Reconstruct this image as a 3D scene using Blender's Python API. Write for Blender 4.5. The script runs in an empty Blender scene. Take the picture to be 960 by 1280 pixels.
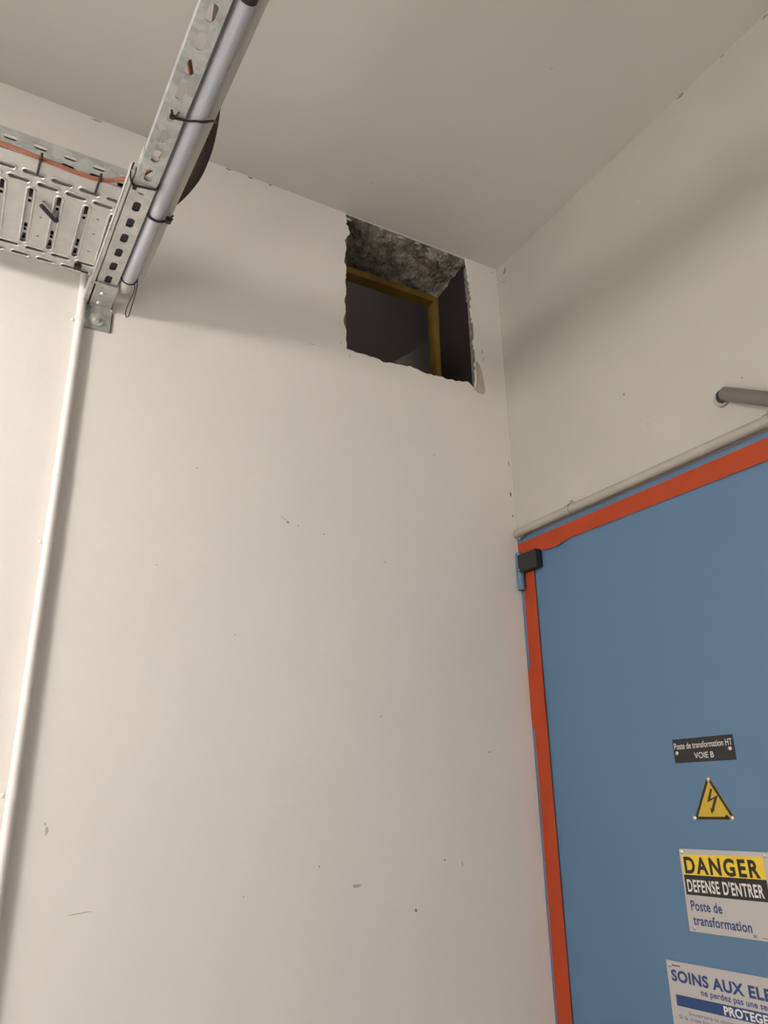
import bpy, bmesh, math, random
from mathutils import Vector, Matrix, noise
random.seed(7)
SC = bpy.context.scene
COL = SC.collection

# ------------------------------------------------------------------ camera
def cam_axes(yaw, pit, rol):
    f = Vector((math.sin(yaw)*math.cos(pit), math.cos(yaw)*math.cos(pit), math.sin(pit)))
    r = Vector((math.cos(yaw), -math.sin(yaw), 0)); u = r.cross(f)
    return r*math.cos(rol)+u*math.sin(rol), -r*math.sin(rol)+u*math.cos(rol), f
cr, cu, cf = cam_axes(0.51795549, 0.34799206, -0.01615231)
cd = bpy.data.cameras.new('camera'); cam = bpy.data.objects.new('camera', cd); COL.objects.link(cam)
cd.sensor_fit = 'VERTICAL'; cd.sensor_height = 36.0; cd.lens = 945.256*36/1280
cd.clip_start = 0.02; cd.clip_end = 60
M = Matrix((cr, cu, -cf)).transposed().to_4x4(); M.translation = Vector((-1.4823, -1.7586, 1.55))
cam.matrix_world = M
SC.camera = cam

# ------------------------------------------------------------------ world, lights, exposure
W = bpy.data.worlds.new('world'); SC.world = W; W.use_nodes = True
W.node_tree.nodes['Background'].inputs[0].default_value = (1, .95, .9, 1)
W.node_tree.nodes['Background'].inputs[1].default_value = 0.02
SC.view_settings.view_transform = 'Standard'; SC.view_settings.look = 'None'
SC.view_settings.gamma = 1; SC.view_settings.use_curve_mapping = False
SC.view_settings.exposure = 0.0
LAMP_WALL = 124.0     # emission of the bulkhead lamp on the left wall
LAMP_CEIL = 10.5      # emission of the two ceiling battens behind the camera
FILL_PANEL = 5.6  # emission of the fill panel added on the left wall
LIGHT_COL = (1.0, .955, .90)

# ------------------------------------------------------------------ materials
def mat(name, col, rough=.6, metal=0., bump=0., bscale=60., var=0., vscale=6., col2=None, coat=0., bdist=.002, spec=.5, emit=0, spots=None):
    m = bpy.data.materials.new(name); m.use_nodes = True
    nt = m.node_tree; N = nt.nodes; L = nt.links; b = N['Principled BSDF']
    b.inputs['Base Color'].default_value = (*col, 1); b.inputs['Roughness'].default_value = rough
    b.inputs['Metallic'].default_value = metal; b.inputs['Specular IOR Level'].default_value = spec
    b.inputs['Coat Weight'].default_value = coat
    if emit:
        b.inputs['Emission Color'].default_value = (*LIGHT_COL, 1); b.inputs['Emission Strength'].default_value = emit
    tc = N.new('ShaderNodeTexCoord')
    out = None
    if var or col2:
        n = N.new('ShaderNodeTexNoise'); n.inputs['Scale'].default_value = vscale; n.inputs['Detail'].default_value = 6
        L.new(tc.outputs['Object'], n.inputs['Vector'])
        r = N.new('ShaderNodeValToRGB'); L.new(n.outputs['Fac'], r.inputs['Fac'])
        c2 = col2 or tuple(c*(1-var) for c in col)
        r.color_ramp.elements[0].position = .35; r.color_ramp.elements[0].color = (*c2, 1)
        r.color_ramp.elements[1].position = .65; r.color_ramp.elements[1].color = (*col, 1)
        out = r.outputs['Color']
    if spots:
        sc, cs, thr = spots
        v = N.new('ShaderNodeTexVoronoi'); v.inputs['Scale'].default_value = sc; L.new(tc.outputs['Object'], v.inputs['Vector'])
        n2 = N.new('ShaderNodeTexNoise'); n2.inputs['Scale'].default_value = sc*.35; L.new(tc.outputs['Object'], n2.inputs['Vector'])
        mm = N.new('ShaderNodeMath'); mm.operation = 'LESS_THAN'; mm.inputs[1].default_value = thr; L.new(v.outputs['Distance'], mm.inputs[0])
        m3 = N.new('ShaderNodeMath'); m3.operation = 'GREATER_THAN'; m3.inputs[1].default_value = .62; L.new(n2.outputs['Fac'], m3.inputs[0])
        m4 = N.new('ShaderNodeMath'); m4.operation = 'MULTIPLY'; L.new(mm.outputs[0], m4.inputs[0]); L.new(m3.outputs[0], m4.inputs[1])
        mx = N.new('ShaderNodeMix'); mx.data_type = 'RGBA'; L.new(m4.outputs[0], mx.inputs[0])
        if out: L.new(out, mx.inputs[6])
        else: mx.inputs[6].default_value = (*col, 1)
        mx.inputs[7].default_value = (*cs, 1); out = mx.outputs[2]
    if out: L.new(out, b.inputs['Base Color'])
    if bump:
        n = N.new('ShaderNodeTexNoise'); n.inputs['Scale'].default_value = bscale; n.inputs['Detail'].default_value = 5
        L.new(tc.outputs['Object'], n.inputs['Vector'])
        bp = N.new('ShaderNodeBump'); bp.inputs['Strength'].default_value = bump; bp.inputs['Distance'].default_value = bdist
        L.new(n.outputs['Fac'], bp.inputs['Height']); L.new(bp.outputs['Normal'], b.inputs['Normal'])
    return m
def galv(name, col, rough=.45, metal=.75, amp=1.):
    m = mat(name, col, rough, metal)
    nt = m.node_tree; N = nt.nodes; L = nt.links; b = N['Principled BSDF']
    tc = N.new('ShaderNodeTexCoord'); v = N.new('ShaderNodeTexVoronoi'); v.inputs['Scale'].default_value = 90
    L.new(tc.outputs['Object'], v.inputs['Vector'])
    n = N.new('ShaderNodeTexNoise'); n.inputs['Scale'].default_value = 25; n.inputs['Detail'].default_value = 6; L.new(tc.outputs['Object'], n.inputs['Vector'])
    s = N.new('ShaderNodeSeparateColor'); L.new(v.outputs['Color'], s.inputs[0])
    a = N.new('ShaderNodeMath'); a.operation = 'MULTIPLY_ADD'; a.inputs[1].default_value = .35; L.new(s.outputs[0], a.inputs[0]); L.new(n.outputs['Fac'], a.inputs[2])
    r = N.new('ShaderNodeValToRGB'); L.new(a.outputs[0], r.inputs['Fac'])
    r.color_ramp.elements[0].position = .35; r.color_ramp.elements[0].color = (*[c*(1-.28*amp) for c in col], 1)
    r.color_ramp.elements[1].position = .9; r.color_ramp.elements[1].color = (*[min(1, c*(1+.15*amp)) for c in col], 1)
    L.new(r.outputs['Color'], b.inputs['Base Color'])
    return m
MT = dict(
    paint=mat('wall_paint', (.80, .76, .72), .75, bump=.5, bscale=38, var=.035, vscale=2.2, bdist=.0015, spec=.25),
    paint_r=mat('wall_paint_shaded', (.455, .43, .385), .75, bump=.4, bscale=30, var=.06, vscale=3, bdist=.0015, spec=.25),  # wall paint darkened; the right wall's weaker light is in this colour
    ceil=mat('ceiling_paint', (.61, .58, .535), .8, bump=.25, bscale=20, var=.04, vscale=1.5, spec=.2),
    floor=mat('floor_screed', (.42, .40, .37), .7, bump=.2, var=.15, vscale=4),
    plaster=mat('broken_plaster', (.50, .46, .40), .9, bump=.8, bscale=90, var=.4, vscale=40, bdist=.004),
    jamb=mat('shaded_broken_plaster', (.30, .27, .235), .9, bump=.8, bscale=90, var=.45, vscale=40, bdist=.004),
    concrete=mat('rough_concrete', (.33, .30, .26), .95, bump=1., bscale=120, vscale=22, col2=(.11, .095, .085), bdist=.006, spots=(70, (.08, .065, .06), .35)),
    brown=mat('dark_brown_board', (.022, .015, .012), .85, bump=.3, bscale=40, var=.3, vscale=8),
    yellow=mat('yellow_timber', (.30, .185, .032), .6, bump=.2, bscale=60, var=.35, vscale=14),
    duct=mat('dark_duct', (.50, .46, .42), .6, var=.12, vscale=2),
    duct2=mat('dark_duct_lighter', (.62, .60, .60), .6, var=.12, vscale=2),
    rust=mat('rusty_steel', (.19, .085, .05), .9, bump=.6, bscale=200, var=.4, vscale=60),
    blue=mat('blue_door_paint', (.083, .16, .262), .5, bump=.12, bscale=160, var=.04, vscale=3, bdist=.0006),
    orange=mat('orange_tape', (.66, .105, .032), .38, bump=.15, bscale=25, var=.06, vscale=18, bdist=.002),
    black=mat('black_plastic', (.012, .012, .013), .5, bump=.1, bscale=200),
    tie=mat('black_nylon', (.016, .016, .018), .45),
    galv=galv('galvanised_steel', (.60, .595, .565), .5, .55, .6),
    galv_dull=galv('dull_galvanised_steel', (.47, .49, .48), .5, .6),
    galv_tray=galv('tray_steel', (.55, .54, .515), .5, .45, .25),
    zinc=galv('bright_zinc', (.62, .61, .58), .3, .85),
    grey_pvc=mat('grey_blue_pvc', (.47, .485, .52), .4, var=.04, vscale=8),
    beige_pvc=mat('beige_grey_pvc', (.58, .55, .49), .5, var=.06, vscale=8),
    white_pvc=mat('white_painted_pipe', (.80, .765, .73), .55, bump=.2, bscale=40, bdist=.001),
    conduit=mat('dusty_painted_conduit', (.37, .345, .295), .7, bump=.2, bscale=50, var=.12, vscale=12),
    rod=mat('brown_grey_pipe', (.155, .135, .125), .5, var=.06, vscale=10),
    corr=mat('dark_brown_corrugated', (.055, .033, .03), .5),
    copper=mat('bare_copper', (.46, .19, .12), .38, .5, var=.25, vscale=60),
    white=mat('sign_white', (.42, .395, .38), .4),
    syellow=mat('sign_yellow', (.70, .49, .03), .45, var=.04, vscale=30),
    tyellow=mat('triangle_yellow', (.47, .315, .02), .45, var=.04, vscale=30),
    sblack=mat('sign_black', (.014, .012, .012), .45),
    sblue=mat('sign_blue', (.016, .047, .15), .45),
    engrave=mat('engraved_white', (.62, .60, .58), .5),
    chip=mat('chipped_paint', (.23, .20, .165), .9),
    chip_faint=mat('faint_scuff', (.47, .44, .39), .9),
    damp=mat('bare_plaster_patch', (.50, .445, .385), .9, bump=.3, bscale=60, var=.08, vscale=20),
    lampbody=mat('lamp_housing', (.7, .7, .7), .5),
    lampglow=mat('lamp_glow', (1, 1, 1), .5, emit=LAMP_WALL),
    dimglow=mat('dim_glow', (1, 1, 1), .5, emit=9.0),
    fillglow=mat('fill_panel_glow', (.9, .9, .9), .5, emit=FILL_PANEL),
    tubeglow=mat('tube_glow', (1, 1, 1), .5, emit=LAMP_CEIL),
)

# ------------------------------------------------------------------ helpers
def pinv(parent):
    return Matrix.Translation(parent['_loc']).inverted() if parent is not None and '_loc' in parent else Matrix.Identity(4)
def thing(name, loc, label, cat, group=None):
    o = bpy.data.objects.new(name, None); COL.objects.link(o); o.location = loc; o.empty_display_size = .05
    o['_loc'] = tuple(loc); o['label'] = label; o['category'] = cat
    if group: o['group'] = group
    return o
def add(name, me, m, parent=None, label=None, smooth=False):
    """link one mesh (given in room coordinates) as one object"""
    if isinstance(me, bmesh.types.BMesh):
        bm = me; me = bpy.data.meshes.new(name); bm.to_mesh(me); bm.free()
    me.materials.clear(); me.materials.append(MT[m])
    if smooth:
        for p in me.polygons: p.use_smooth = True
    o = bpy.data.objects.new(name, me); COL.objects.link(o)
    if parent is not None:
        o.parent = parent; o.matrix_parent_inverse = pinv(parent)
    if smooth:
        md = o.modifiers.new('es', 'EDGE_SPLIT'); md.split_angle = math.radians(40)
    if label: o['label'] = label
    return o
def single(name, me, m, label, cat, group=None, smooth=False):
    o = add(name, me, m, None, label, smooth); o['category'] = cat
    if group: o['group'] = group
    # origin at the centre of the mesh
    c = sum((v.co for v in o.data.vertices), Vector())/len(o.data.vertices)
    o.data.transform(Matrix.Translation(-c)); o.location = c; o['_loc'] = tuple(c)
    return o
def struct(o): o['kind'] = 'structure'; return o
def box(bm, x0, x1, y0, y1, z0, z1, bev=0):
    r = bmesh.ops.create_cube(bm, size=1)
    for v in r['verts']:
        v.co = Vector(((x0+x1)/2+v.co.x*(x1-x0), (y0+y1)/2+v.co.y*(y1-y0), (z0+z1)/2+v.co.z*(z1-z0)))
    if bev:
        es = list({e for v in r['verts'] for e in v.link_edges})
        bmesh.ops.bevel(bm, geom=es, offset=bev, segments=2, affect='EDGES')
def bx(*a, **k): bm = bmesh.new(); box(bm, *a, **k); return bm
def frame_at(t):
    t = t.normalized(); a = Vector((0, 0, 1)) if abs(t.z) < .9 else Vector((1, 0, 0))
    n = t.cross(a).normalized(); return n, n.cross(t)
def smoothpath(pts, n=8):
    P = [Vector(p) for p in pts]; out = []
    for i in range(len(P)-1):
        p0 = P[max(i-1, 0)]; p1 = P[i]; p2 = P[i+1]; p3 = P[min(i+2, len(P)-1)]
        for k in range(n):
            t = k/n
            out.append(.5*((2*p1)+(p2-p0)*t+(2*p0-5*p1+4*p2-p3)*t*t+(3*p1-p0-3*p2+p3)*t**3))
    out.append(P[-1]); return out
def tube(bm, pts, r, seg=16, closed=False, cap=True, flat=None):
    P = [Vector(p) for p in pts]; n = len(P); rings = []; prev = None
    for i, p in enumerate(P):
        if closed: t = P[(i+1) % n]-P[i-1]
        else: t = P[min(i+1, n-1)]-P[max(i-1, 0)]
        t.normalize()
        if prev is None: a, b = frame_at(t)
        else:
            a = prev-t*prev.dot(t); a.normalize(); b = a.cross(t)
        prev = a; ri = r[i] if isinstance(r, (list, tuple)) else r
        fb = flat or 1
        rings.append([bm.verts.new(p+(a*math.cos(2*math.pi*k/seg)+b*math.sin(2*math.pi*k/seg)*fb)*ri) for k in range(seg)])
    for i in range(n if closed else n-1):
        A = rings[i]; B = rings[(i+1) % n]
        for k in range(seg): bm.faces.new((A[k], A[(k+1) % seg], B[(k+1) % seg], B[k]))
    if cap and not closed:
        bm.faces.new(rings[0][::-1]); bm.faces.new(rings[-1])
    return bm
def tb(pts, r, **k):
    bm = bmesh.new(); tube(bm, pts, r, **k); bmesh.ops.recalc_face_normals(bm, faces=bm.faces); return bm
def shape2d(loops, ext, mtx, bevel=0, res=1):
    """flat outline with holes (even-odd), thickness 2*ext, placed by mtx"""
    c = bpy.data.curves.new('t', 'CURVE'); c.dimensions = '2D'; c.fill_mode = 'BOTH'; c.extrude = ext
    c.bevel_depth = bevel; c.bevel_resolution = res
    for lp in loops:
        s = c.splines.new('POLY'); s.points.add(len(lp)-1); s.use_cyclic_u = True
        for p, q in zip(s.points, lp): p.co = (q[0], q[1], 0, 1)
    o = bpy.data.objects.new('t', c); COL.objects.link(o); bpy.context.view_layer.update()
    me = bpy.data.meshes.new_from_object(o.evaluated_get(bpy.context.evaluated_depsgraph_get()))
    bpy.data.objects.remove(o); bpy.data.curves.remove(c)
    me.transform(mtx); return me
def stad(cx, cy, lx, ly, seg=6, rot=0):
    """stadium / rounded slot outline of overall size lx x ly"""
    r = min(lx, ly)/2; dx = lx/2-r; dy = ly/2-r; out = []
    for qx, qy, a0 in ((1, 1, 0), (-1, 1, 90), (-1, -1, 180), (1, -1, 270)):
        for k in range(seg+1):
            a = math.radians(a0+90*k/seg); out.append((qx*dx+r*math.cos(a), qy*dy+r*math.sin(a)))
    c, s = math.cos(rot), math.sin(rot)
    return [(cx+x*c-y*s, cy+x*s+y*c) for x, y in out]
def rrect(cx, cy, lx, ly, r, seg=3):
    out = []
    for qx, qy, a0 in ((1, 1, 0), (-1, 1, 90), (-1, -1, 180), (1, -1, 270)):
        for k in range(seg+1):
            a = math.radians(a0+90*k/seg); out.append((cx+qx*(lx/2-r)+r*math.cos(a), cy+qy*(ly/2-r)+r*math.sin(a)))
    return out
def rect(x0, x1, y0, y1): return [(x0, y0), (x1, y0), (x1, y1), (x0, y1)]
def plane_A(y): return Matrix(((1, 0, 0, 0), (0, 0, -1, y), (0, 1, 0, 0), (0, 0, 0, 1)))     # u=x, v=z, normal -y
def plane_B(x): return Matrix(((0, 0, -1, x), (-1, 0, 0, 0), (0, 1, 0, 0), (0, 0, 0, 1)))    # u=-y, v=z, normal -x
def text_mesh(s, u0, u1, v0, vh, x, rot=0., bold=0., sp=1., ext=.0002, shear=0.):
    """lettering on the door plane, from u0 to u1, baseline v0, capital height vh"""
    c = bpy.data.curves.new('t', 'FONT'); c.body = s; c.offset = bold; c.space_character = sp; c.extrude = 0; c.shear = shear
    o = bpy.data.objects.new('t', c); COL.objects.link(o); bpy.context.view_layer.update()
    me = bpy.data.meshes.new_from_object(o.evaluated_get(bpy.context.evaluated_depsgraph_get()))
    xs = [v.co.x for v in me.vertices]; mn, mxx = min(xs), max(xs)
    cap = .70
    sx = (u1-u0)/(mxx-mn); sy = vh/cap
    for v in me.vertices: v.co = Vector(((v.co.x-mn)*sx, v.co.y*sy, 0))
    bpy.data.objects.remove(o); bpy.data.curves.remove(c)
    me.transform(plane_B(x) @ Matrix.Translation((u0, v0, 0)) @ Matrix.Rotation(rot, 4, 'Z'))
    return me
def dome(bm, c, n, r, h, seg=14):
    n = Vector(n).normalized(); a, b = frame_at(n); c = Vector(c); prev = None
    for k in range(5):
        t = k/4*math.pi/2; rr = r*math.cos(t); hh = h*math.sin(t)
        if k == 4: ring = [bm.verts.new(c+n*h)]
        else: ring = [bm.verts.new(c+n*hh+(a*math.cos(2*math.pi*j/seg)+b*math.sin(2*math.pi*j/seg))*rr) for j in range(seg)]
        if prev:
            for j in range(seg):
                if len(ring) == 1: bm.faces.new((prev[j], prev[(j+1) % seg], ring[0]))
                else: bm.faces.new((prev[j], prev[(j+1) % seg], ring[(j+1) % seg], ring[j]))
        prev = ring
    bmesh.ops.recalc_face_normals(bm, faces=bm.faces)
def dm(*a, **k): bm = bmesh.new(); dome(bm, *a, **k); return bm
def blob(cx, cy, lx, ly, rot=0, n=9, jag=.35):
    c, s = math.cos(rot), math.sin(rot); out = []
    for k in range(n):
        a = 2*math.pi*k/n; q = 1+random.uniform(-jag, jag); x = lx/2*math.cos(a)*q; y = ly/2*math.sin(a)*q
        out.append((cx+x*c-y*s, cy+x*s+y*c))
    return out

# ------------------------------------------------------------------ the room
HOLE = [(-.602,3.2895),(-.602,3.247),(-.59,3.22),(-.607,3.182),(-.602,3.147),(-.61,3.107),(-.601,3.077),(-.604,3.031),(-.601,2.988),(-.609,2.947),(-.601,2.915),(-.612,2.877),(-.601,2.852),(-.601,2.785),(-.56,2.783),(-.513,2.783),(-.472,2.775),(-.414,2.785),(-.368,2.787),(-.326,2.778),(-.256,2.783),(-.219,2.781),(-.152,2.79),(-.128,2.772),(-.122,2.822),(-.121,2.914),(-.12,2.977),(-.122,3.071),(-.124,3.169),(-.128,3.234),(-.134,3.2895)]
def rough_loop(pts, amp, step=.008, skip=()):
    out = []
    n = len(pts)
    for i in range(n):
        a = Vector(pts[i]); b = Vector(pts[(i+1) % n]); d = b-a; L = d.length; m = max(1, int(L/step)); nn = Vector((-d.y, d.x)).normalized()
        for k in range(m):
            p = a+d*(k/m)
            if i != n-1: p += nn*(noise.noise(Vector((p.x*70, p.y*70, 3)))*amp+noise.noise(Vector((p.x*260, p.y*260, 9)))*amp*.6)
            out.append((p.x, min(p.y, 3.2895)))
    return out
XL, YF = -2.9, -4.0          # left wall, wall behind the camera
def ceil_z(x, y): return 3.29-.017*y
plaster_hole = rough_loop(HOLE, .005)
back = struct(add('wall_back', shape2d([rect(XL, .22, 0, 3.42), plaster_hole], .003, plane_A(.003)), 'paint'))
core = add('masonry_core', shape2d([rect(XL, .22, 0, 3.42), rect(-.606, -.118, 2.768, 3.291)], .096, plane_A(.102)), 'plaster', back, 'rough grey masonry behind the paint')
# wall with the door opening (opening filled by frame and leaf)
DTOP = 2.272
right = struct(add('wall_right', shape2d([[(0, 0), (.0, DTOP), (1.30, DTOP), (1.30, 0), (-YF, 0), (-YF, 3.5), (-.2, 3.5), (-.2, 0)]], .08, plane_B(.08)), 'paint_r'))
struct(add('wall_left', bx(XL-.15, XL, YF-.15, .2, 0, 3.5), 'paint'))
struct(add('wall_front', bx(XL, .16, YF-.15, YF, 0, 3.5), 'paint'))
struct(add('floor', bx(XL-.15, .3, YF-.15, .2, -.1, 0), 'floor'))
bm = bmesh.new()
vs = [bm.verts.new((x, y, ceil_z(x, y)+dz)) for dz in (0, .12) for x, y in ((XL-.15, YF-.15), (.3, YF-.15), (.3, .0), (XL-.15, .0))]
for q in ((0, 1, 2, 3), (7, 6, 5, 4), (0, 4, 5, 1), (1, 5, 6, 2), (2, 6, 7, 3), (3, 7, 4, 0)): bm.faces.new([vs[i] for i in q])
bmesh.ops.recalc_face_normals(bm, faces=bm.faces)
ceiling = struct(add('ceiling', bm, 'ceil'))

# reveal of the opening: rough concrete soffit, dark board on the right, broken plaster on the left
def soffit():
    bm = bmesh.new(); nx, ny = 130, 56; g = []
    for i in range(nx+1):
        row = []
        for j in range(ny+1):
            x = -.612+i/nx*.496; y = .001+j/ny*.215
            z = 3.286-.022*(y/.2)
            p = Vector((x*13, y*13, 1)); d = abs(noise.noise(p))*1.1+abs(noise.noise(p*2.3+Vector((3, 1, 0))))*.55+abs(noise.noise(p*5.5))*.3+noise.noise(p*12)*.12
            stp = noise.cell(Vector((x*28+noise.noise(p)*1.5, y*34+noise.noise(p*1.3)*1.5, 2)))*.35
            d = (d+stp)*.016*min(1, (y+.004)/.03)
            row.append(bm.verts.new((x, y, z-d+.008)))
        g.append(row)
    for i in range(nx):
        for j in range(ny): bm.faces.new((g[i][j], g[i][j+1], g[i+1][j+1], g[i+1][j]))
    return bm
add('lintel_soffit', soffit(), 'concrete', back, 'rough broken grey concrete under the ceiling slab')
bm = bmesh.new()
box(bm, -.1215, -.116, .022, .199, 2.77, 3.283)
add('side_board', bm, 'brown', back, 'smooth dark brown side of the opening')
# ragged plaster lining on left and right jambs near the face
def jamb(x, sgn, z0, z1, y0, y1, amp, seed, taper=False):
    bm = bmesh.new(); g = []; nz = int((z1-z0)/.006); ny = 7
    for i in range(nz+1):
        row = []; z = z0+(z1-z0)*i/nz
        for j in range(ny+1):
            y = y0+(y1-y0)*j/ny; p = Vector((z*30, y*40, seed))
            d = (noise.noise(p)+.5*noise.noise(p*2.7)+.5)*amp*(1-j/ny)*((.12+.88*max(0, (i/nz-.45)/.55)**.7) if taper else 1)
            row.append(bm.verts.new((x+sgn*d, y, z)))
        g.append(row)
    for i in range(nz):
        for j in range(ny): bm.faces.new((g[i][j], g[i+1][j], g[i+1][j+1], g[i][j+1]))
    return bm
add('plaster_edge', jamb(-.604, 1, 2.79, 3.28, .004, .03, .006, 4), 'plaster', back)
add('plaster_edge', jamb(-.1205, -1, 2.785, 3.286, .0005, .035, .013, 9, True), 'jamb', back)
# exposed rusty bar in the soffit
add('rebar', tb(smoothpath([(-.318, .055, 3.266), (-.27, .066, 3.259), (-.21, .078, 3.262), (-.15, .09, 3.262)], 10), [.0032+.0012*math.sin(i*2.1) for i in range(31)], seg=8), 'rust', back, 'rusty reinforcing bar bared in the soffit', smooth=True)
# loose flakes along the top edge
for (x, z, s) in ((-.395, 3.279, .012), (-.33, 3.28, .008), (-.47, 3.281, .007), (-.215, 3.28, .008), (-.285, 3.275, .006), (-.598, 3.272, .012)):
    bm = bmesh.new(); bmesh.ops.create_icosphere(bm, subdivisions=2, radius=1)
    for v in bm.verts: v.co = Vector((x+v.co.x*s*1.4, .004+v.co.y*.004, z+v.co.z*s*.45))*1.0+Vector((noise.noise(v.co*3), 0, noise.noise(v.co*5)))*s*.25
    add('plaster_flake', bm, 'plaster', back)

# space behind the opening: grey duct with one slanting side
struct(add('wall_beyond', bx(-1.6, 1.6, 1.35, 1.4, 1.8, 4.6), 'duct'))
bm = bmesh.new()
p = [(-.24, .5, 3.053), (.30, .5, 3.51), (.30, .5, 1.85), (-.24, .5, 1.85)]
v0 = [bm.verts.new(q) for q in p]; v1 = [bm.verts.new((q[0]+.02, q[1]+.03, q[2])) for q in p]
bm.faces.new(v0); bm.faces.new(v1[::-1])
for i in range(4): bm.faces.new((v0[i], v1[i], v1[(i+1) % 4], v0[(i+1) % 4]))
bmesh.ops.recalc_face_normals(bm, faces=bm.faces)
single('duct_panel', bm, 'duct2', 'slightly lighter grey sheet slanting across the dark space behind the yellow frame', 'panel')
struct(add('ceiling_beyond', bx(-1.6, 1.6, .2, 1.4, 4.55, 4.6), 'duct'))
struct(add('floor_beyond', bx(-1.6, 1.6, .2, 1.4, 1.8, 1.85), 'duct'))
struct(add('wall_beyond_left', bx(-1.62, -1.6, .2, 1.4, 1.8, 4.6), 'duct'))
struct(add('wall_beyond_right', bx(1.6, 1.62, .2, 1.4, 1.8, 4.6), 'duct'))

add('masonry_above', bx(-1.6, 1.6, .1985, .2005, 3.42, 4.55), 'duct', back)
bl = thing('added_glow_beyond', (-.4, .21, 4.3), 'dim unseen glow added to brighten the dark space beyond the opening', 'lamp')  # light source added out of view to lift the dark space
add('diffuser', bx(-.55, -.25, .201, .24, 4.25, 4.32, bev=.01), 'dimglow', bl)
# yellow frame at the back of the opening
fr = thing('timber_frame', (-.37, .2, 2.72), 'yellow wooden frame set at the back of the rough opening under the ceiling', 'frame')
def bar(x0, x1, z0, z1): return bx(x0, x1, .2, .247, z0, z1, bev=.0015)
add('frame_bar', bar(-.625, -.114, 3.236, 3.262), 'yellow', fr)
add('frame_bar', bar(-.139, -.114, 2.745, 3.2355), 'yellow', fr)
add('frame_bar', bar(-.625, -.600, 2.745, 3.2355), 'yellow', fr)
add('frame_bar', bar(-.625, -.114, 2.72, 2.7445), 'yellow', fr)

# patch of bare plaster beside the lower right corner of the opening
PT = [(-.121, 2.877), (-.112, 2.879), (-.103, 2.868), (-.096, 2.845), (-.090, 2.81), (-.087, 2.785), (-.089, 2.768), (-.100, 2.758), (-.118, 2.760), (-.135, 2.772), (-.128, 2.7745), (-.1205, 2.80)]
add('bare_patch', shape2d([PT], .0002, plane_A(-.0002)), 'damp', back, 'beige bare plaster patch at the lower right corner of the opening')
# chips and scuffs
def chipA(x, z, lx, lz, rot=0, m='chip'): add('paint_chip' if m == 'chip' else 'scuff', shape2d([blob(x, z, lx, lz, rot)], .0002, plane_A(-.0002)), m, back)
def chipB(y, z, ly, lz, rot=0, m='chip'): add('paint_chip' if m == 'chip' else 'scuff', shape2d([blob(-y, z, ly, lz, rot)], .0002, plane_B(-.0002)), m, right)
for a in ((-.772, 2.207, .010, .005), (-.742, 2.203, .004, .003), (-1.022, 2.313, .005, .003), (-.019, 3.27, .005, .005), (-.668, 1.377, .005, .003), (-.409, 1.265, .006, .008), (-.319, 1.372, .006, .004), (-.088, 2.924, .0025, .022), (-.087, 2.895, .002, .02), (-.849, 1.327, .004, .003), (-.014, 2.421, .007, .013), (-.011, 2.348, .006, .010), (-.158, 1.634, .004, .004), (-.713, 2.768, .012, .0015), (-.62, 2.80, .012, .002), (-.012, 2.53, .003, .02), (-.59, 2.765, .002, .010)): chipA(*a)
for a in ((-.78, 2.215, .03, .002, -.5), (-1.186, 1.323, .045, .0025, .1), (-1.268, 1.475, .006, .016), (-1.272, 1.49, .004, .006), (-.478, 2.136, .014, .002, -.6), (-.57, 1.33, .02, .008), (-.266, 1.36, .005, .012), (-.667, 2.19, .008, .003, .4), (-.5, 1.72, .006, .004), (-.9, 1.9, .005, .003), (-.3, 2.5, .006, .004), (-1.1, 2.05, .005, .003)): chipA(*a, m='chip_faint')
for a in ((-.994, 3.2865, .018, .005), (-.926, 3.286, .016, .005), (-.862, 3.287, .010, .004), (-1.371, 3.283, .03, .010)): chipA(*a, m='chip' if a[0] > -1.3 else 'chip_faint')
for a in ((-.819, 3.3, .018, .009, .1), (-.954, 3.302, .010, .005), (-1.077, 3.302, .022, .009), (-.045, 3.252, .009, .028, -.5), (-.037, 3.213, .007, .007), (-.491, 2.546, .006, .008), (-.555, 2.428, .004, .004), (-.833, 2.423, .007, .004)): chipB(*a)
for a in ((-.634, 3.087, .022, .016), (-.57, 3.09, .006, .004), (-.59, 3.03, .010, .004, .7), (-.066, 3.077, .006, .006), (-.14, 3.24, .006, .006), (-.1, 3.0, .006, .006)): chipB(*a, m='chip_faint')
for (x, y, s) in ((-.589, -.15, .007), (-.505, -.257, .004), (-.48, -.24, .005), (-.363, -.714, .006)):
    add('scuff', shape2d([blob(x, y, s*1.8, s*.5, -.6)], .0002, Matrix.Translation((0, 0, ceil_z(x, y)-.0003))), 'chip_faint', ceiling)

# ------------------------------------------------------------------ painted pipe on the back wall
pv = thing('painted_pipe', (-1.341, -.013, 0), 'white painted pipe running down the wall below the cable tray', 'pipe')
add('pipe_run', tb([(-1.341, -.013, 0.0), (-1.341, -.013, 2.62)] + smoothpath([(-1.341, -.013, 2.63), (-1.3425, -.013, 2.70), (-1.344, -.013, 2.76), (-1.345, -.013, 2.80)], 5), .0105, seg=20), 'white_pvc', pv, smooth=True)
for z in (2.07, 1.545, 2.645, 2.23):
    add('pipe_clip', tb([(-1.341, -.013, z-.006), (-1.341, -.013, z+.006)], .0122, seg=20), 'white_pvc', pv, smooth=True)
    if z != 2.23: add('clip_screw', dm((-1.357, -.0005, z), (0, -1, 0), .005, .004), 'white_pvc', pv)

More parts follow.
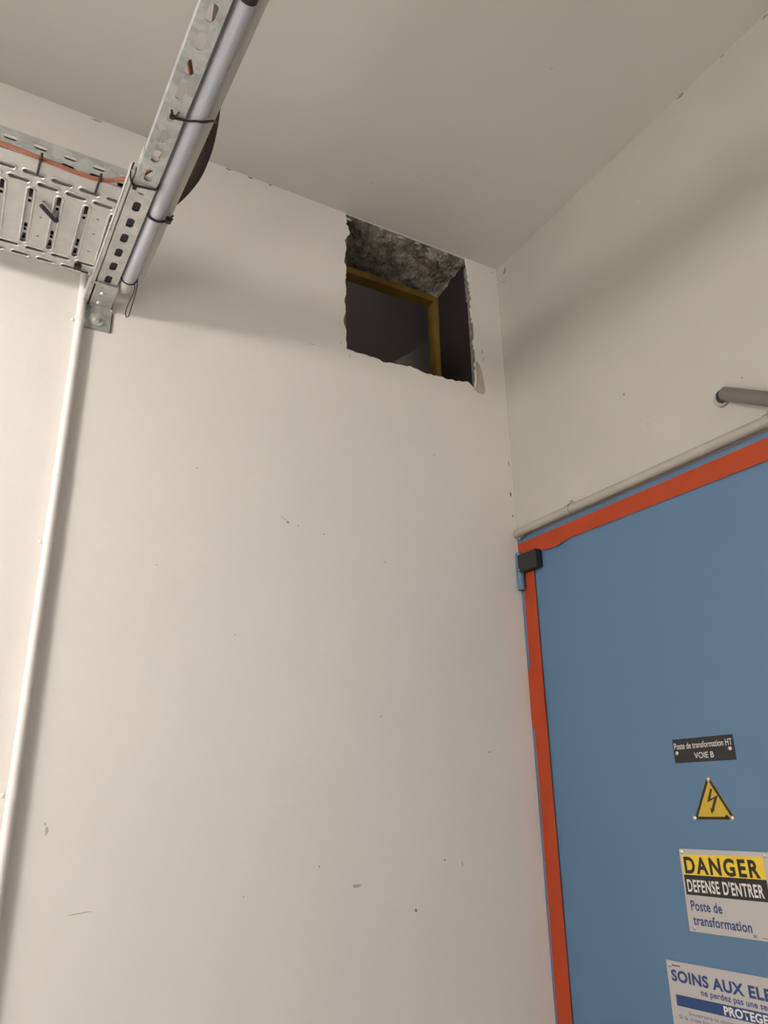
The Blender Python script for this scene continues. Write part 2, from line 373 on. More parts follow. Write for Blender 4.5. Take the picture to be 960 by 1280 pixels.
# ------------------------------------------------------------------ cantilever rail with bracket
ax = lambda y: -1.303-.019*y          # centre line of the rail
def arm_mtx(z): # local u = along rail from the wall (towards the room), v = across
    a = math.atan(.019)
    # u -> (sin a, -cos a), v -> (cos a, sin a) ; w -> up or down
    X = Vector((math.sin(a), -math.cos(a), 0)); Y = Vector((math.cos(a), math.sin(a), 0)); Z = X.cross(Y)
    m = Matrix((X, Y, Z)).transposed().to_4x4(); m.translation = Vector((-1.303, 0, z)); return m
rail = thing('support_rail', (-1.303, 0, 2.63), 'galvanised slotted steel rail sticking out from the wall under the tray', 'rail')
LEND, UEND = .555, 1.95
hl = [rrect(.124+.0555*k, 0, .031, .0155, .0062, 4) for k in range(8)]
lo = shape2d([rect(.004, LEND, -.0215, .0215)]+hl, .001, arm_mtx(2.7025))
def join(name, m, parent, meshes, label=None, smooth=False):
    bm = bmesh.new()
    for me in meshes:
        if isinstance(me, bmesh.types.BMesh):
            t = bpy.data.meshes.new('t'); me.to_mesh(t); me.free(); me = t
        bm.from_mesh(me); bpy.data.meshes.remove(me)
    return add(name, bm, m, parent, label, smooth)
def abox(u0, u1, v0, v1, z0, z1):
    bm = bx(u0, u1, v0, v1, 0, 1)
    mt = arm_mtx(0)
    for v in bm.verts:
        z = z0 if v.co.z < .5 else z1; q = mt @ Vector((v.co.x, v.co.y, 0)); v.co = Vector((q.x, q.y, z))
    bmesh.ops.recalc_face_normals(bm, faces=bm.faces); return bm
join('lower_channel', 'galv', rail, [lo, abox(.004, LEND, -.0235, -.0213, 2.7015, 2.7225), abox(.004, LEND, .0213, .0235, 2.7015, 2.7225),
     abox(.004, .505, -.0285, -.0235, 2.7085, 2.7100), abox(.004, .505, -.0290, -.0275, 2.6985, 2.7100), abox(.004, .505, -.0345, -.0275, 2.6980, 2.6995), abox(.004, .505, -.0350, -.0335, 2.6980, 2.7225)])
hu = [stad(.506+.0553*k, 0, .034, .0155, 5) for k in range(26)]
up = shape2d([rect(.476, UEND, -.0205, .0205)]+hu, .0011, arm_mtx(2.6985))
join('upper_channel', 'galv_dull', rail, [up, abox(.476, UEND, -.0215, -.0198, 2.6975, 2.7195), abox(.476, UEND, .0198, .0215, 2.6975, 2.7195)], 'darker mottled overlapping length of slotted channel')
# bracket shoe around the rail end
sh = join('bracket_shoe', 'galv', rail, [abox(.0, .107, -.027, .027, 2.6955, 2.6985), abox(.0, .100, -.0385, -.0355, 2.6965, 2.7225), abox(.0, .102, -.0385, -.0235, 2.6955, 2.6985), abox(.0, .107, .0255, .0285, 2.6965, 2.7225)])
add('rivet', dm(arm_mtx(2.6957) @ Vector((.066, 0, 0)), (0, 0, -1), .009, .005), 'zinc', sh, smooth=True)
add('rivet', dm(arm_mtx(2.6957) @ Vector((.022, -.001, 0)), (0, 0, -1), .009, .005), 'zinc', sh, smooth=True)
bp = add('base_plate', bx(-1.334, -1.268, -.005, -.0003, 2.632, 2.745, bev=.0012), 'galv_dull', rail)
add('weld_seam', tb(smoothpath([(-1.334+.0066*i, -.006, 2.6965+.0015*math.sin(i*2.3)) for i in range(11)], 2), .003, seg=8), 'galv', rail)
add('rust_edge', bx(-1.268, -1.2655, -.004, -.0003, 2.634, 2.69, bev=.0008), 'rust', rail, 'rust line along the plate edge')
add('washer', tb([(-1.302, -.005, 2.66), (-1.302, -.0075, 2.66)], .0185, seg=28), 'galv', bp, smooth=True)
b_ = tb([(-1.302, -.0075, 2.66), (-1.302, -.0135, 2.66)], .0095, seg=6); tube(b_, [(-1.302, -.0135, 2.66), (-1.302, -.018, 2.66)], .005, seg=12)
add('anchor_bolt', b_, 'zinc', bp)
fl = tb([tuple(arm_mtx(0) @ Vector((u, 0, 0)))[:2]+(2.7125,) for u in (.02, .2, .425)], .0195, seg=16)
for v in fl.verts: v.co.z = 2.7125+(v.co.z-2.7125)*.40
single('slot_shade_strip', fl, 'black', 'flat black strip added inside the slotted rail for the shade seen through its slots near the wall', 'cable')  # black strip added to paint the shade behind the lower slots
bt = tb([tuple(arm_mtx(0) @ Vector((.460, 0, 0)))[:2]+(2.706,), tuple(arm_mtx(0) @ Vector((.460, 0, 0)))[:2]+(2.722,)], .0062, seg=14)
add('joining_bolt', bt, 'zinc', rail, smooth=True)
# far end hangs from the slab (behind the camera)
hg = thing('threaded_hanger', (ax(-1.85), -1.85, 2.7), 'threaded rod hanging the far end of the slotted rail from the ceiling', 'rod')
add('threaded_rod', tb([(ax(-1.85), -1.85, 2.705), (ax(-1.85), -1.85, ceil_z(0, -1.85))], .004, seg=10), 'zinc', hg, smooth=True)
add('nut', tb([(ax(-1.85), -1.85, 2.70), (ax(-1.85), -1.85, 2.708)], .009, seg=6), 'zinc', hg)

# ------------------------------------------------------------------ cable tray
TX0, TX1, TY0, TY1, TZ = -2.6, -1.300, -.415, -.088, 2.7245
tr = thing('cable_tray', (-1.9, -.25, TZ), 'perforated galvanised cable tray along the wall, ending over the slotted rail', 'cable tray')
P = .0545; holes = []; small = []; rims = []
def px(x): return (x, -0.0)
flip = Matrix.Translation((0, 0, 0))
k = -4
xs1 = [-1.3295-.0545*i for i in range(23)]      # long cross ribs
r1 = [-1.381-.0537*i for i in range(22)]        # first short row, then the others staggered
def tray_mtx(z): return Matrix.Translation((0, 0, z))
S = []
for i in range(23):
    rx = -1.3295-.0545*i
    if rx > TX0+.02: S.append((rx, -.236, .0125, .186))
for i in range(-1, 23):
    x = -1.386-.0537*i
    if TX0+.03 < x < TX1-.02: S.append((x, -.373, .040, .0125))
for i in range(23):
    x = -1.3545-.0545*i
    if x > TX0+.03:
        S.append((x, -.347, .040, .0125)); S.append((x-.002, -.128, .040, .0105))
    x = -1.387-.0535*i
    if x > TX0+.03: S.append((x, -.099, .036, .0095))
holes = [stad(x, y, lx, ly, 5) for x, y, lx, ly in S]
mini = [stad(-1.357-.109*i, yy, .006, .004, 4) for i in range(11) for yy in (-.298, -.245, -.178)]
bott = shape2d([rect(TX0, TX1, TY0, TY1)]+holes+mini, .0007, tray_mtx(TZ))
rimbm = bmesh.new()
for x, y, lx, ly in S:
    lp = stad(x, y, lx+.0035, ly+.0035, 4)
    tube(rimbm, [(a, b, TZ-.0008) for a, b in lp], .0021, seg=6, closed=True)
bmesh.ops.recalc_face_normals(rimbm, faces=rimbm.faces)
tbot = join('tray_bottom', 'galv_tray', tr, [bott])
o = add('slot_rims', rimbm, 'galv_tray', tbot, smooth=True); o['kind'] = 'stuff'
# second skin lying on the bottom: short dark openings inside each slot
ih = []
for x, y, lx, ly in S:
    if lx > ly:
        if y < -.34: ih.append(stad(x+.002, y+.0005, .027, .0038, 3) if x > -1.42 else rect(x-.004, x+.004, y-.001, y+.001))
        elif y < -.11: ih.append(stad(x, y+.001, .028, .0045, 3))
        else: ih.append(rrect(x-.012, y, .006, .004, .001, 1)); ih.append(rrect(x+.012, y, .006, .004, .001, 1))
    else:
        q = random.Random(int(-x*1000))
        ih.append(rrect(x, y-.072, .0075, .030, .002, 2)); ih.append(stad(x, y-.045, .0065, .010, 3))
        ih.append(rrect(x, y+.030+q.uniform(-.01, .01), .0065, .016, .002, 2))
        ih.append(stad(x, y+.053, .006, .011, 3)); ih.append(rrect(x, y+.077, .007, .022, .002, 2))
add('tray_liner', shape2d([rect(TX0+.002, TX1-.002, TY0+.002, TY1-.002)]+ih, .0005, tray_mtx(TZ+.0055)), 'galv_tray', tr)
# near side flange with two rows of slots
fs = [stad(-1.3235-.0552*i, 2.7545, .0255, .0125, 5) for i in range(23)]+[stad(-1.327-.0545*i, 2.7310, .0255, .010, 5) for i in range(23)]
near = shape2d([rect(TX0, TX1, TZ-.0007, 2.7755)]+fs, .0006, plane_A(TY0))
add('side_flange', near, 'galv_dull', tr, 'grey near side flange with rows of slots')
add('side_flange', bx(TX0, TX1, TY1-.0006, TY1+.0006, TZ-.0007, 2.7755), 'galv_dull', tr)
# wall bracket for the hidden end of the tray
# black cables lying in the tray (seen as black through the slots)
ORD = ['nearest the room', 'second from the room side', 'third from the room side', 'in the middle of the seven', 'third from the wall side', 'second from the wall side', 'nearest the wall']
for i in range(7):
    y = -.385+.0445*i
    c = tb([(TX0, y, TZ+.006+.0215), (-2.0, y+.001, TZ+.0275), (TX1-.012, y, TZ+.0275)], .0212, seg=14)
    single('power_cable', c, 'black', 'black cable seen through the tray slots, '+ORD[i], 'cable', 'black cables in the cable tray', smooth=True)

# bare copper conductor along the near edge of the tray, then along the rail
cp = smoothpath([(-2.6, -.4225, 2.7245), (-1.75, -.4235, 2.727), (-1.56, -.424, 2.7255), (-1.47, -.4245, 2.7195), (-1.41, -.4245, 2.716), (-1.372, -.4255, 2.7185), (-1.345, -.432, 2.7255), (-1.318, -.446, 2.7318), (-1.296, -.472, 2.7325), (-1.283, -.505, 2.7305), (-1.272, -.56, 2.731), (-1.266, -.63, 2.730), (-1.268, -.69, 2.7285), (-1.276, -.735, 2.7285), (-1.296, -.79, 2.7285), (-1.300, -.86, 2.730), (-1.31, -.95, 2.733), (-1.30, -1.2, 2.731), (-1.28, -1.9, 2.731)], 8)
bm = bmesh.new(); tube(bm, cp, .0046, seg=14)
single('copper_cable', bm, 'copper', 'bare copper earth cable tied along the near edge of the tray', 'cable', smooth=True)
def ring_tie(name, pts, r, label, cat='cable tie', extra=None, flat=.45, group=None):
    t = thing(name, pts[0], label, cat, group)
    add('strap', tb(smoothpath(pts, 6), r, seg=8, flat=None), 'tie', t, smooth=True)
    for e in extra or []: add(e[0], e[1], 'tie', t, smooth=False)
    return t
for x, lab in ((-1.485, 'short black cable tie holding the copper cable to the tray, nearer the left edge'), (-1.374, 'short black cable tie holding the copper cable just left of the slotted rail')):
    t = thing('cable_tie', (x, -.43, 2.72), lab, 'cable tie')
    zz = 2.7205
    add('strap', tb(smoothpath([(x, -.416, zz+.010), (x, -.4295, zz+.0085), (x, -.4335, zz), (x, -.430, zz-.0075), (x-.001, -.415, 2.7195), (x-.002, -.385, 2.7190), (x-.002, -.377, 2.7195)], 6), .0024, seg=8), 'tie', t, smooth=True)
    add('head', bx(x-.0035, x+.0035, -.433, -.425, zz-.010, zz-.004, bev=.0008), 'tie', t)
t = thing('cable_tie', (-1.46, -.29, 2.72), 'loose black strap end poking down through the tray bottom', 'cable tie')
add('strap', tb(smoothpath([(-1.434, -.252, 2.726), (-1.438, -.258, 2.717), (-1.452, -.277, 2.714), (-1.470, -.298, 2.713)], 6), [.0048]*19, seg=8), 'tie', t, smooth=True)
t = thing('tie_mount', (-1.371, -.111, 2.72), 'small black square plastic clip under the far edge of the tray', 'clip')
add('clip_body', bx(-1.379, -1.363, -.124, -.104, 2.7145, 2.7255, bev=.002), 'black', t)
add('strap', tb([(-1.37, -.104, 2.7205), (-1.36, -.100, 2.7205), (-1.345, -.098, 2.7215)], .002, seg=6), 'tie', t)

# ------------------------------------------------------------------ conduits strapped to the rail
t1x = lambda y: -1.2585-.0178*y
t2x = lambda y: -1.2355-.0178*y
g1 = thing('grey_conduit', (t1x(-.13), -.13, 2.715), 'thick grey-blue plastic conduit strapped alongside the slotted rail', 'conduit')
add('conduit_run', tb([(t1x(y), y, 2.7165) for y in (-.130, -.5, -.93)], .0172, seg=28), 'grey_pvc', g1, smooth=True)
add('conduit_run', tb([(t1x(y), y, 2.7165) for y in (-.945, -1.4, -1.95)], .0172, seg=28), 'grey_pvc', g1, smooth=True)
add('coupling', tb([(t1x(y), y, 2.7165) for y in (-.928, -.947)], .0166, seg=28), 'black', g1, 'dark joint', smooth=True)
add('conduit_end', tb([(t1x(-.131), -.131, 2.7165), (t1x(-.105), -.105, 2.7165)] + smoothpath([(t1x(-.10), -.10, 2.717), (t1x(-.08), -.082, 2.724), (t1x(-.07), -.074, 2.745), (t1x(-.07), -.072, 2.80)], 5), .0168, seg=28), 'beige_pvc', g1, 'short beige bend at the wall end', smooth=True)
g2 = thing('beige_conduit', (t2x(-.1), -.1, 2.742), 'beige plastic conduit partly behind the grey-blue one on the rail', 'conduit')
add('conduit_run', tb([(t2x(y), y, 2.7425) for y in (-1.95, -.5, -.15)] + smoothpath([(t2x(-.14), -.14, 2.743), (t2x(-.1), -.105, 2.747), (t2x(-.08), -.088, 2.765), (t2x(-.08), -.082, 2.80), (t2x(-.08), -.082, 2.84)], 5), .0145, seg=24), 'beige_pvc', g2, smooth=True)
# corrugated conduit
cpth = smoothpath([(-1.272, -1.95, 2.7625), (-1.275, -1.2, 2.7625), (-1.272, -.98, 2.7625), (-1.262, -.88, 2.768), (-1.240, -.76, 2.782), (-1.218, -.66, 2.788), (-1.204, -.59, 2.786), (-1.197, -.52, 2.783), (-1.200, -.445, 2.783), (-1.222, -.35, 2.79), (-1.262, -.26, 2.797), (-1.33, -.20, 2.802), (-1.40, -.18, 2.802)], 40)
dd = [0]
for i in range(1, len(cpth)): dd.append(dd[-1]+(cpth[i]-cpth[i-1]).length)
res = []; n = int(dd[-1]/.0012); j = 0
for i in range(n+1):
    s = dd[-1]*i/n
    while j < len(dd)-2 and dd[j+1] < s: j += 1
    res.append(cpth[j].lerp(cpth[j+1], (s-dd[j])/max(1e-9, dd[j+1]-dd[j])))
single('corrugated_conduit', tb(res, [.0155+.0018*math.sin(i*2*math.pi/5) for i in range(n+1)], seg=14), 'corr', 'dark brown corrugated flexible conduit bulging out beside the beige conduit', 'conduit', smooth=True)

# cable ties round the conduits (each a closed loop hugging what it holds)
def loop(y, slope, pts): return [(x, y+slope*(x+1.28), z) for x, z in pts]
T = ring_tie('cable_tie', [(-1.2915, -.668, 2.712), (-1.2885, -.670, 2.6955), (-1.281, -.671, 2.6945), (-1.262, -.674, 2.6960), (-1.250, -.679, 2.6968), (-1.237, -.681, 2.6995), (-1.2245, -.678, 2.7110), (-1.2135, -.668, 2.726), (-1.2065, -.652, 2.742), (-1.210, -.640, 2.756)], .0023, 'black cable tie across both conduits nearest the ceiling, its head in a slot')
add('head', bx(-1.2945, -1.286, -.675, -.666, 2.6915, 2.6985, bev=.001), 'tie', T)
add('strap_tail', tb([(-1.286, -.672, 2.695), (-1.282, -.686, 2.694)], .0018, seg=6), 'tie', T)
T = ring_tie('cable_tie', [(-1.3185, -.462, 2.724), (-1.3165, -.466, 2.700), (-1.312, -.468, 2.6955), (-1.300, -.471, 2.6950), (-1.285, -.474, 2.6950), (-1.272, -.477, 2.6955), (-1.2695, -.477, 2.700), (-1.269, -.477, 2.722)], .0027, 'black cable tie around the rail at the channel overlap, tail upright', flat=.5)
add('head', bx(-1.316, -1.308, -.470, -.460, 2.6905, 2.6975, bev=.001), 'tie', T)
add('strap_tail', tb(smoothpath([(-1.314, -.466, 2.693), (-1.322, -.478, 2.694), (-1.327, -.497, 2.698), (-1.326, -.52, 2.703)], 6), .0017, seg=6), 'tie', T)
y3 = -.385
T = ring_tie('cable_tie', [(-1.2755, y3-.012, 2.722), (-1.2745, y3-.010, 2.711), (-1.2685, y3-.003, 2.7015), (-1.260, y3, 2.6985), (-1.250, y3+.001, 2.6972), (-1.240, y3, 2.6985), (-1.228, y3+.004, 2.7095), (-1.2185, y3+.014, 2.724), (-1.2115, y3+.030, 2.740), (-1.215, y3+.046, 2.756)], .0030, 'black cable tie round both conduits halfway between overlap and wall, head on the right')
add('head', bx(-1.2315, -1.2195, y3-.009, y3+.003, 2.700, 2.712, bev=.001), 'tie', T)
add('strap_tail', tb([(-1.226, y3-.004, 2.708), (-1.2185, y3-.016, 2.712)], .0022, seg=6), 'tie', T)
y4 = -.132
T = ring_tie('cable_tie', [(t1x(y4)+.0182*math.cos(a), y4-.006*math.cos(a)*0, 2.7165+.0182*math.sin(a)) for a in [math.radians(q) for q in range(175, 366, 18)]], .0017, 'thin black wire tie at the wall end of the grey-blue conduit, loop hanging down')
add('hanging_loop', tb(smoothpath([(-1.241, -.128, 2.708), (-1.2385, -.12, 2.694), (-1.2445, -.095, 2.672), (-1.2475, -.085, 2.650), (-1.2445, -.083, 2.640), (-1.2395, -.083, 2.643), (-1.2365, -.09, 2.664), (-1.2340, -.112, 2.688), (-1.234, -.124, 2.705), (-1.236, -.131, 2.722)], 6), .0013, seg=6), 'tie', T, smooth=True)

# ------------------------------------------------------------------ the door
dr = struct(add('door_1', bx(.004, .05, -1.262, -.046, .0, 2.232, bev=.001), 'blue'))       # steel leaf
add('frame_jamb', bx(.0, .07, -.0435, -.0005, 0, 2.2715, bev=.0008), 'blue', dr)
add('frame_head', bx(.0, .07, -1.2645, -.044, 2.2345, 2.2715, bev=.0008), 'blue', dr)
add('frame_jamb', bx(.0, .07, -1.299, -1.2645, 0, 2.2715, bev=.0008), 'blue', dr)
for z in (2.103, .3):
    h = add('hinge', tb([(-.0125, -.0175, z), (-.0125, -.0175, z+.055)], .0115, seg=20), 'blue', dr, smooth=True)
    add('hinge_collar', tb([(-.0125, -.0175, z+.0575), (-.0125, -.0175, z+.066)], .0115, seg=20), 'blue', h, smooth=True)
    add('hinge_knuckle', tb([(-.0115, -.0155, z+.0685), (-.0115, -.0155, z+.118)], .0112, seg=20), 'blue', h, smooth=True)
    add('hinge_pin', tb([(-.0125, -.0175, z-.002), (-.0125, -.0175, z+.117)], .006, seg=12), 'sblack', h, smooth=True)
    add('hinge_flap', bx(-.0025, .001, -.0125, -.004, z+.002, z+.113), 'blue', h)
add('door_handle', tb(smoothpath([(0, -1.19, 1.03), (-.045, -1.19, 1.03), (-.055, -1.18, 1.03), (-.055, -1.08, 1.03)], 5), .009, seg=12), 'black', dr, smooth=True)

# tape: slightly waved strips standing a hair proud of the paint
def tape(name, poly, x, label, wav=.0005, nu=40, nv=4):
    """poly: TL, TR, BR, BL in (u, v)"""
    TL, TR, BR, BL = [Vector(q) for q in poly]
    bm = bmesh.new(); g = []
    for i in range(nu+1):
        row = []
        for j in range(nv+1):
            a = TL.lerp(TR, i/nu); b = BL.lerp(BR, i/nu); q = a.lerp(b, j/nv)
            d = abs(noise.noise(Vector((q.x*14, q.y*14, 5))))*wav
            row.append(bm.verts.new((x-d, -q.x, q.y)))
        g.append(row)
    for i in range(nu):
        for j in range(nv): bm.faces.new((g[i][j], g[i][j+1], g[i+1][j+1], g[i+1][j]))
    ge = bmesh.ops.solidify(bm, geom=bm.faces[:], thickness=.00025)
    bmesh.ops.recalc_face_normals(bm, faces=bm.faces)
    return single(name, bm, 'orange', label, 'tape', smooth=True)
tape('adhesive_tape', [(.0005, 2.2555), (1.29, 2.2595), (1.29, 2.204), (.0005, 2.2125)], -.0006, 'long orange adhesive tape strip stuck across the top of the blue door', .0014, 90)
tape('adhesive_tape', [(.013, 2.213), (.066, 2.213), (.0635, .0), (.003, .0)], -.0007, 'long orange adhesive tape strip down the hinge edge of the blue door', .0008, 6, 110)
tape('adhesive_tape', [(.0030, 1.868), (.0640, 1.868), (.0655, 1.711), (.0030, 1.703)], -.0022, 'short orange tape piece overlapping the vertical strip, its lower end curling', .0022, 10, 30)
tape('adhesive_tape', [(.105, 2.2135), (.235, 2.209), (.175, 2.199), (.112, 2.2045)], -.0065, 'loose orange tape flap lifting right of the black contact on the blue door', .002, 20, 6)

# black contact block over the corner of the door
sn = thing('door_contact', (-.0, -.065, 2.15), 'black plastic contact block on the upper hinge corner of the blue door', 'sensor')
add('housing', bx(-.022, -.0015, -.105, -.014, 2.155, 2.211, bev=.0012), 'black', sn)
add('moulded_line', bx(-.0224, -.022, -.070, -.035, 2.172, 2.1735), 'sblack', sn)

# conduit above the door
cv = thing('door_top_conduit', (-.016, -.3, 2.287), 'dusty beige conduit clipped to the wall just above the blue door', 'conduit')
add('conduit_run', tb([(-.0155, -1.6, 2.290)]+[(-.0155, -y, 2.2850+.002*y) for y in (1.2, .8, .4, .06)]+smoothpath([(-.0155, -.045, 2.2845), (-.0155, -.028, 2.2840), (-.0125, -.016, 2.284), (-.004, -.0105, 2.281), (.002, -.0095, 2.279)], 6), .0132, seg=20), 'conduit', cv, smooth=True)
for y in (-.255, -.885):
    c = add('conduit_clip', tb([(-.0155, y-.007, 2.2855-.002*y), (-.0155, y+.007, 2.2855-.002*y)], .0153, seg=20), 'conduit', cv, smooth=True)
    add('clip_lug', dm((-.0005, y+.003, 2.309), (-1, 0, 0), .0085, .010), 'conduit', c, smooth=True)
for y, z, s in ((-.026, 2.272, .006), (-.040, 2.2735, .004), (-.052, 2.275, .003), (-.068, 2.2755, .003), (-.020, 2.281, .004)):
    bm = bmesh.new(); bmesh.ops.create_icosphere(bm, subdivisions=2, radius=s)
    for v in bm.verts: v.co = v.co*(1+.4*noise.noise(v.co*400+Vector((y*99, 0, 0))))+Vector((-.010, y, z-.004))
    add('crumb', bm, 'chip', cv)
add('gap_shadow', bx(-.0015, .0, -1.3, -.03, 2.2715, 2.2760), 'chip', right)  # dark strip painting the shadow in the gap under the conduit

# pipe sticking out above the door
rp = thing('wall_pipe', (-.0, -.775, 2.40), 'grey-brown pipe coming out of the wall high above the blue door', 'pipe')
P0 = Vector((0, -.777, 2.3955)); dirn = Vector((-.20, -.84, -.555)).normalized()
add('rosette', tb([P0+Vector((0, 0, 0)), P0+Vector((-.007, -.0, -.0))], .0215, seg=28), 'conduit', rp, smooth=True)
add('collar', tb([P0+Vector((-.006, -.004, 0)), P0+Vector((-.016, -.012, -.001))], .0150, seg=24), 'black', rp, smooth=True)
A0 = P0+Vector((-.0185, -.019, -.001))
add('pipe_run', tb([A0-dirn*.004, A0-dirn*.0015, A0, A0+dirn*.3, A0+dirn*.62], [.0140, .0158, .0165, .0165, .0165], seg=28), 'rod', rp, smooth=True)

# ------------------------------------------------------------------ signs on the door leaf
LX = .004     # leaf face
def signbase(name, label, u0, v0): return thing(name, (0, -u0, v0), label, 'sign')
def quad(q, x, th=.0004): return shape2d([q], th, plane_B(x-th))
def screw(u, v, parent, r=.0048, m='zinc'):
    s = add('screw', dm((LX-.0012, -u, v), (-1, 0, 0), r, r*.55), m, parent, smooth=True)
    add('screw_slot', bx(LX-.0012-r*.62, LX-.001, -u-r*.6, -u+r*.6, v-.0004, v+.0004), 'chip', s)
def rotq(pts, c, a):
    ca, sa = math.cos(a), math.sin(a)
    return [(c[0]+(x-c[0])*ca-(y-c[1])*sa, c[1]+(x-c[0])*sa+(y-c[1])*ca) for x, y in pts]
# 1 black engraved plate
s1 = signbase('name_plate', 'small black engraved plate reading Poste de transformation HT VOIE B', .57, 1.59)
add('plate', quad([(.489, 1.5895), (.651, 1.5925), (.6505, 1.6445), (.489, 1.6415)], LX, .0007), 'sblack', s1)
add('lettering', text_mesh('Poste de transformation HT', .4925, .6475, 1.6195, .0135, LX-.0016, rot=.022, bold=.004), 'engrave', s1)
add('lettering', text_mesh('VOIE B', .545, .5965, 1.5985, .0125, LX-.0016, rot=.015, bold=.004), 'engrave', s1)
screw(.4975, 1.6115, s1); screw(.6395, 1.6155, s1)
# 2 warning triangle
s2 = signbase('warning_triangle', 'yellow triangle with black border and lightning bolt below the black plate', .573, 1.471)
def tri(c, r, rr, rot=0):
    out = []
    for k in range(3):
        a = math.radians(90+120*k); cx, cy = c[0]+(r-2*rr)*math.cos(a), c[1]+(r-2*rr)*math.sin(a)
        for j in range(-3, 4):
            b = a+math.radians(20*j); out.append((cx+rr*math.cos(b), cy+rr*math.sin(b)))
    return out
tc = (.5725, 1.502)
add('plate', quad(rotq(tri(tc, .0625, .004), tc, .02), LX, .0006), 'tyellow', s2)
add('border', shape2d([rotq(tri(tc, .0612, .0035), tc, .02), rotq(tri(tc, .0490, .0012), tc, .02)], .0002, plane_B(LX-.0014)), 'sblack', s2)
bolt = [(.5735, 1.5345), (.5785, 1.5345), (.5700, 1.5135), (.5905, 1.5215), (.5755, 1.4925), (.5790, 1.4932), (.5680, 1.4835), (.5655, 1.4965), (.5690, 1.4930), (.5795, 1.5135), (.5605, 1.5062)]
add('lightning_bolt', quad(bolt, LX-.0012, .0002), 'sblack', s2)
add('printed_mark', quad(rect(.6015, .6075, 1.4755, 1.4815), LX-.0012, .0002), 'sblack', s2)
add('printed_mark', quad(rect(.5335, .545, 1.4762, 1.4770), LX-.0012, .0002), 'sblack', s2)
for u, v in ((.5725, 1.5535), (.5215, 1.4735), (.6175, 1.4755)): screw(u, v, s2, .0055)
# 3 danger sign
s3 = signbase('danger_sign', 'white sign with yellow DANGER band and black DEFENSE D\'ENTRER band', .58, 1.245)
add('plate', quad([(.4655, 1.2445), (.6895, 1.2515), (.6885, 1.4135), (.4655, 1.4085)], LX, .0007), 'white', s3)
add('yellow_band', quad([(.4705, 1.3565), (.6740, 1.3625), (.6735, 1.4045), (.4705, 1.3970)], LX-.0014, .0002), 'syellow', s3)
add('black_band', quad([(.4705, 1.3165), (.6745, 1.3215), (.6740, 1.3622), (.4705, 1.3563)], LX-.0014, .0002), 'sblack', s3)
add('lettering', text_mesh('DANGER', .4755, .6635, 1.3605, .0315, LX-.0020, rot=.026, bold=.036, sp=1.22), 'sblack', s3)
add('lettering', text_mesh("DEFENSE D'ENTRER", .4765, .6645, 1.3235, .0235, LX-.0020, rot=.027, bold=.024, sp=1.1), 'engrave', s3)
add('lettering', text_mesh('Poste de', .478, .5575, 1.2870, .0190, LX-.0016, rot=.02, bold=.022, sp=1.05), 'sblue', s3)
add('lettering', text_mesh('transformation', .479, .6230, 1.2590, .0185, LX-.0016, rot=.02, bold=.022, sp=1.05), 'sblue', s3)
add('printed_mark', quad(rect(.6230, .6310, 1.2530, 1.2585), LX-.0014, .0002), 'chip', s3)
for i in range(6): add('printed_mark', quad(rect(.644+.0045*i, .6475+.0045*i, 1.2545, 1.2555), LX-.0014, .0002), 'sblue', s3)
for u, v in ((.4715, 1.4025), (.6790, 1.4065), (.4785, 1.2520), (.681, 1.258)): screw(u, v, s3, .0048)
# 4 first aid notice
s4 = signbase('first_aid_notice', 'white notice with blue heading SOINS AUX ELECTRISES, lowest on the blue door', .60, .80)
add('plate', quad([(.3880, .80), (.8180, .806), (.8180, 1.1905), (.3880, 1.1780)], LX, .0007), 'white', s4)
add('lettering', text_mesh('SOINS AUX ELECTRISES', .3985, .7700, 1.1405, .0205, LX-.0016, rot=.020, bold=.040, sp=1.08), 'sblue', s4)
add('lettering', text_mesh('ne perdez pas une seconde', .4730, .6740, 1.1250, .0115, LX-.0016, rot=.022, bold=.022, sp=1.05), 'sblue', s4)
add('blue_band', quad([(.4040, 1.0935), (.8020, 1.1075), (.8020, 1.1300), (.4040, 1.1145)], LX-.0014, .0002), 'sblue', s4)
add('lettering', text_mesh('PROTEGER', .5255, .6430, 1.1010, .0150, LX-.0020, rot=.033, bold=.032, sp=1.05), 'engrave', s4)
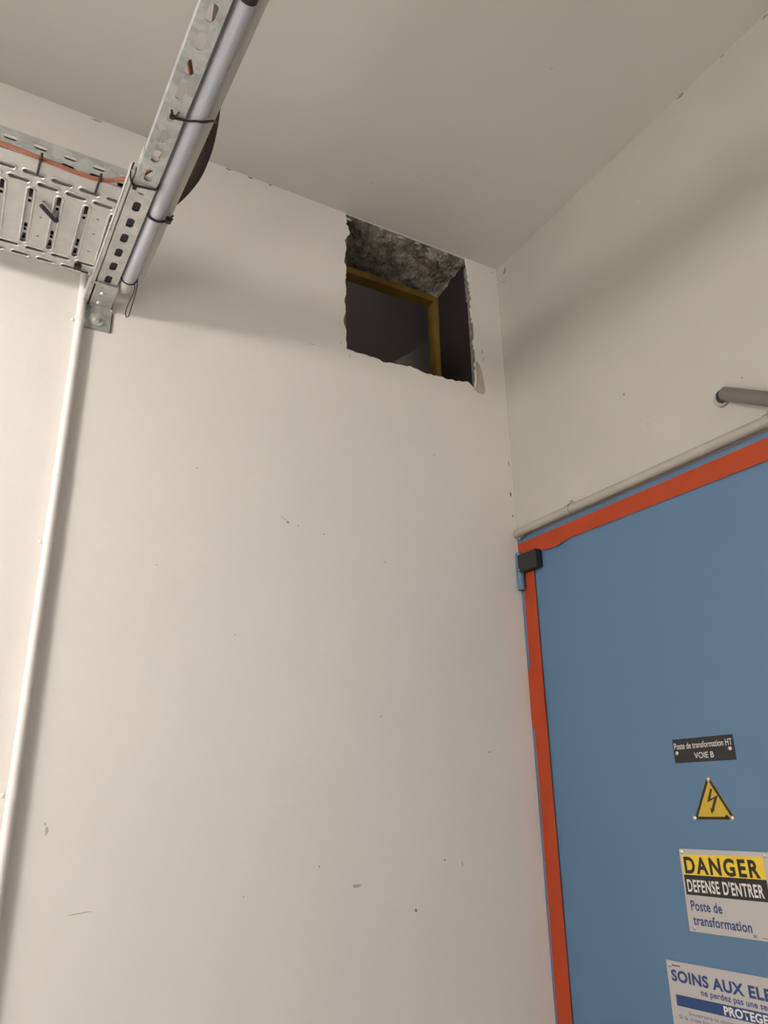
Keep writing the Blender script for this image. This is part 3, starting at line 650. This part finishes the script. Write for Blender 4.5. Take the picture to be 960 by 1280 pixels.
add('lettering', text_mesh('Soustraire la victime', .4330, .5550, 1.0815, .0065, LX-.0016, rot=.03), 'sblue', s4)
add('lettering', text_mesh('Si la mise hors tension', .4060, .5450, 1.0705, .0065, LX-.0016, rot=.03), 'sblue', s4)
for i in range(7): add('printed_mark', quad(rect(.4035+.0032*i, .4060+.0032*i, 1.1690+.0001*i, 1.1712+.0001*i), LX-.0014, .0002), 'sblack', s4)
for u, v in ((.3975, 1.1690), (.395, .812), (.81, .818), (.81, 1.18)): screw(u, v, s4, .0048)

wn = struct(add('fill_panel_1', bx(XL+.0005, XL+.02, -1.75, -.55, .75, 1.85), 'fillglow'))  # glowing panel added out of view as low fill light
fr2 = bmesh.new()
for a in ((-1.80, -1.75, .70, 1.90), (-.55, -.50, .70, 1.90), (-1.75, -.55, 1.85, 1.90), (-1.75, -.55, .70, .75)): box(fr2, XL+.0005, XL+.04, a[0], a[1], a[2], a[3])
add('fill_panel_frame', fr2, 'lampbody', wn)
# ------------------------------------------------------------------ lamps of the room (outside the frame)
lw = thing('bulkhead_lamp', (XL, -1.0, 2.56), 'round white bulkhead lamp glowing on the left wall', 'lamp')
add('housing', tb([(XL, -1.0, 2.56), (XL+.05, -1.0, 2.56)], .15, seg=32), 'lampbody', lw, smooth=True)
bm = bmesh.new(); bmesh.ops.create_uvsphere(bm, u_segments=24, v_segments=16, radius=.125)
for v in bm.verts: v.co = Vector((v.co.x*1., v.co.y, v.co.z))+Vector((XL+.15, -1.0, 2.56))
add('diffuser', bm, 'lampglow', lw, smooth=True)
add('added_light_shield', bx(XL, XL+.37, -1.28, -.72, 2.675, 2.685), 'lampbody', lw)  # plate added to hold lamp light off the ceiling and upper walls
z = ceil_z(0, -3.3)
t = thing('ceiling_lamp', (-1.5, -3.3, z), 'white ceiling batten with glowing tube behind the camera', 'lamp')
add('batten', bx(-2.2, -.8, -3.36, -3.24, z-.06, z, bev=.004), 'lampbody', t)
add('tube', bx(-2.18, -.82, -3.34, -3.26, z-.10, z-.061, bev=.01), 'tubeglow', t)

for o in bpy.data.objects:
    if '_loc' in o: del o['_loc']
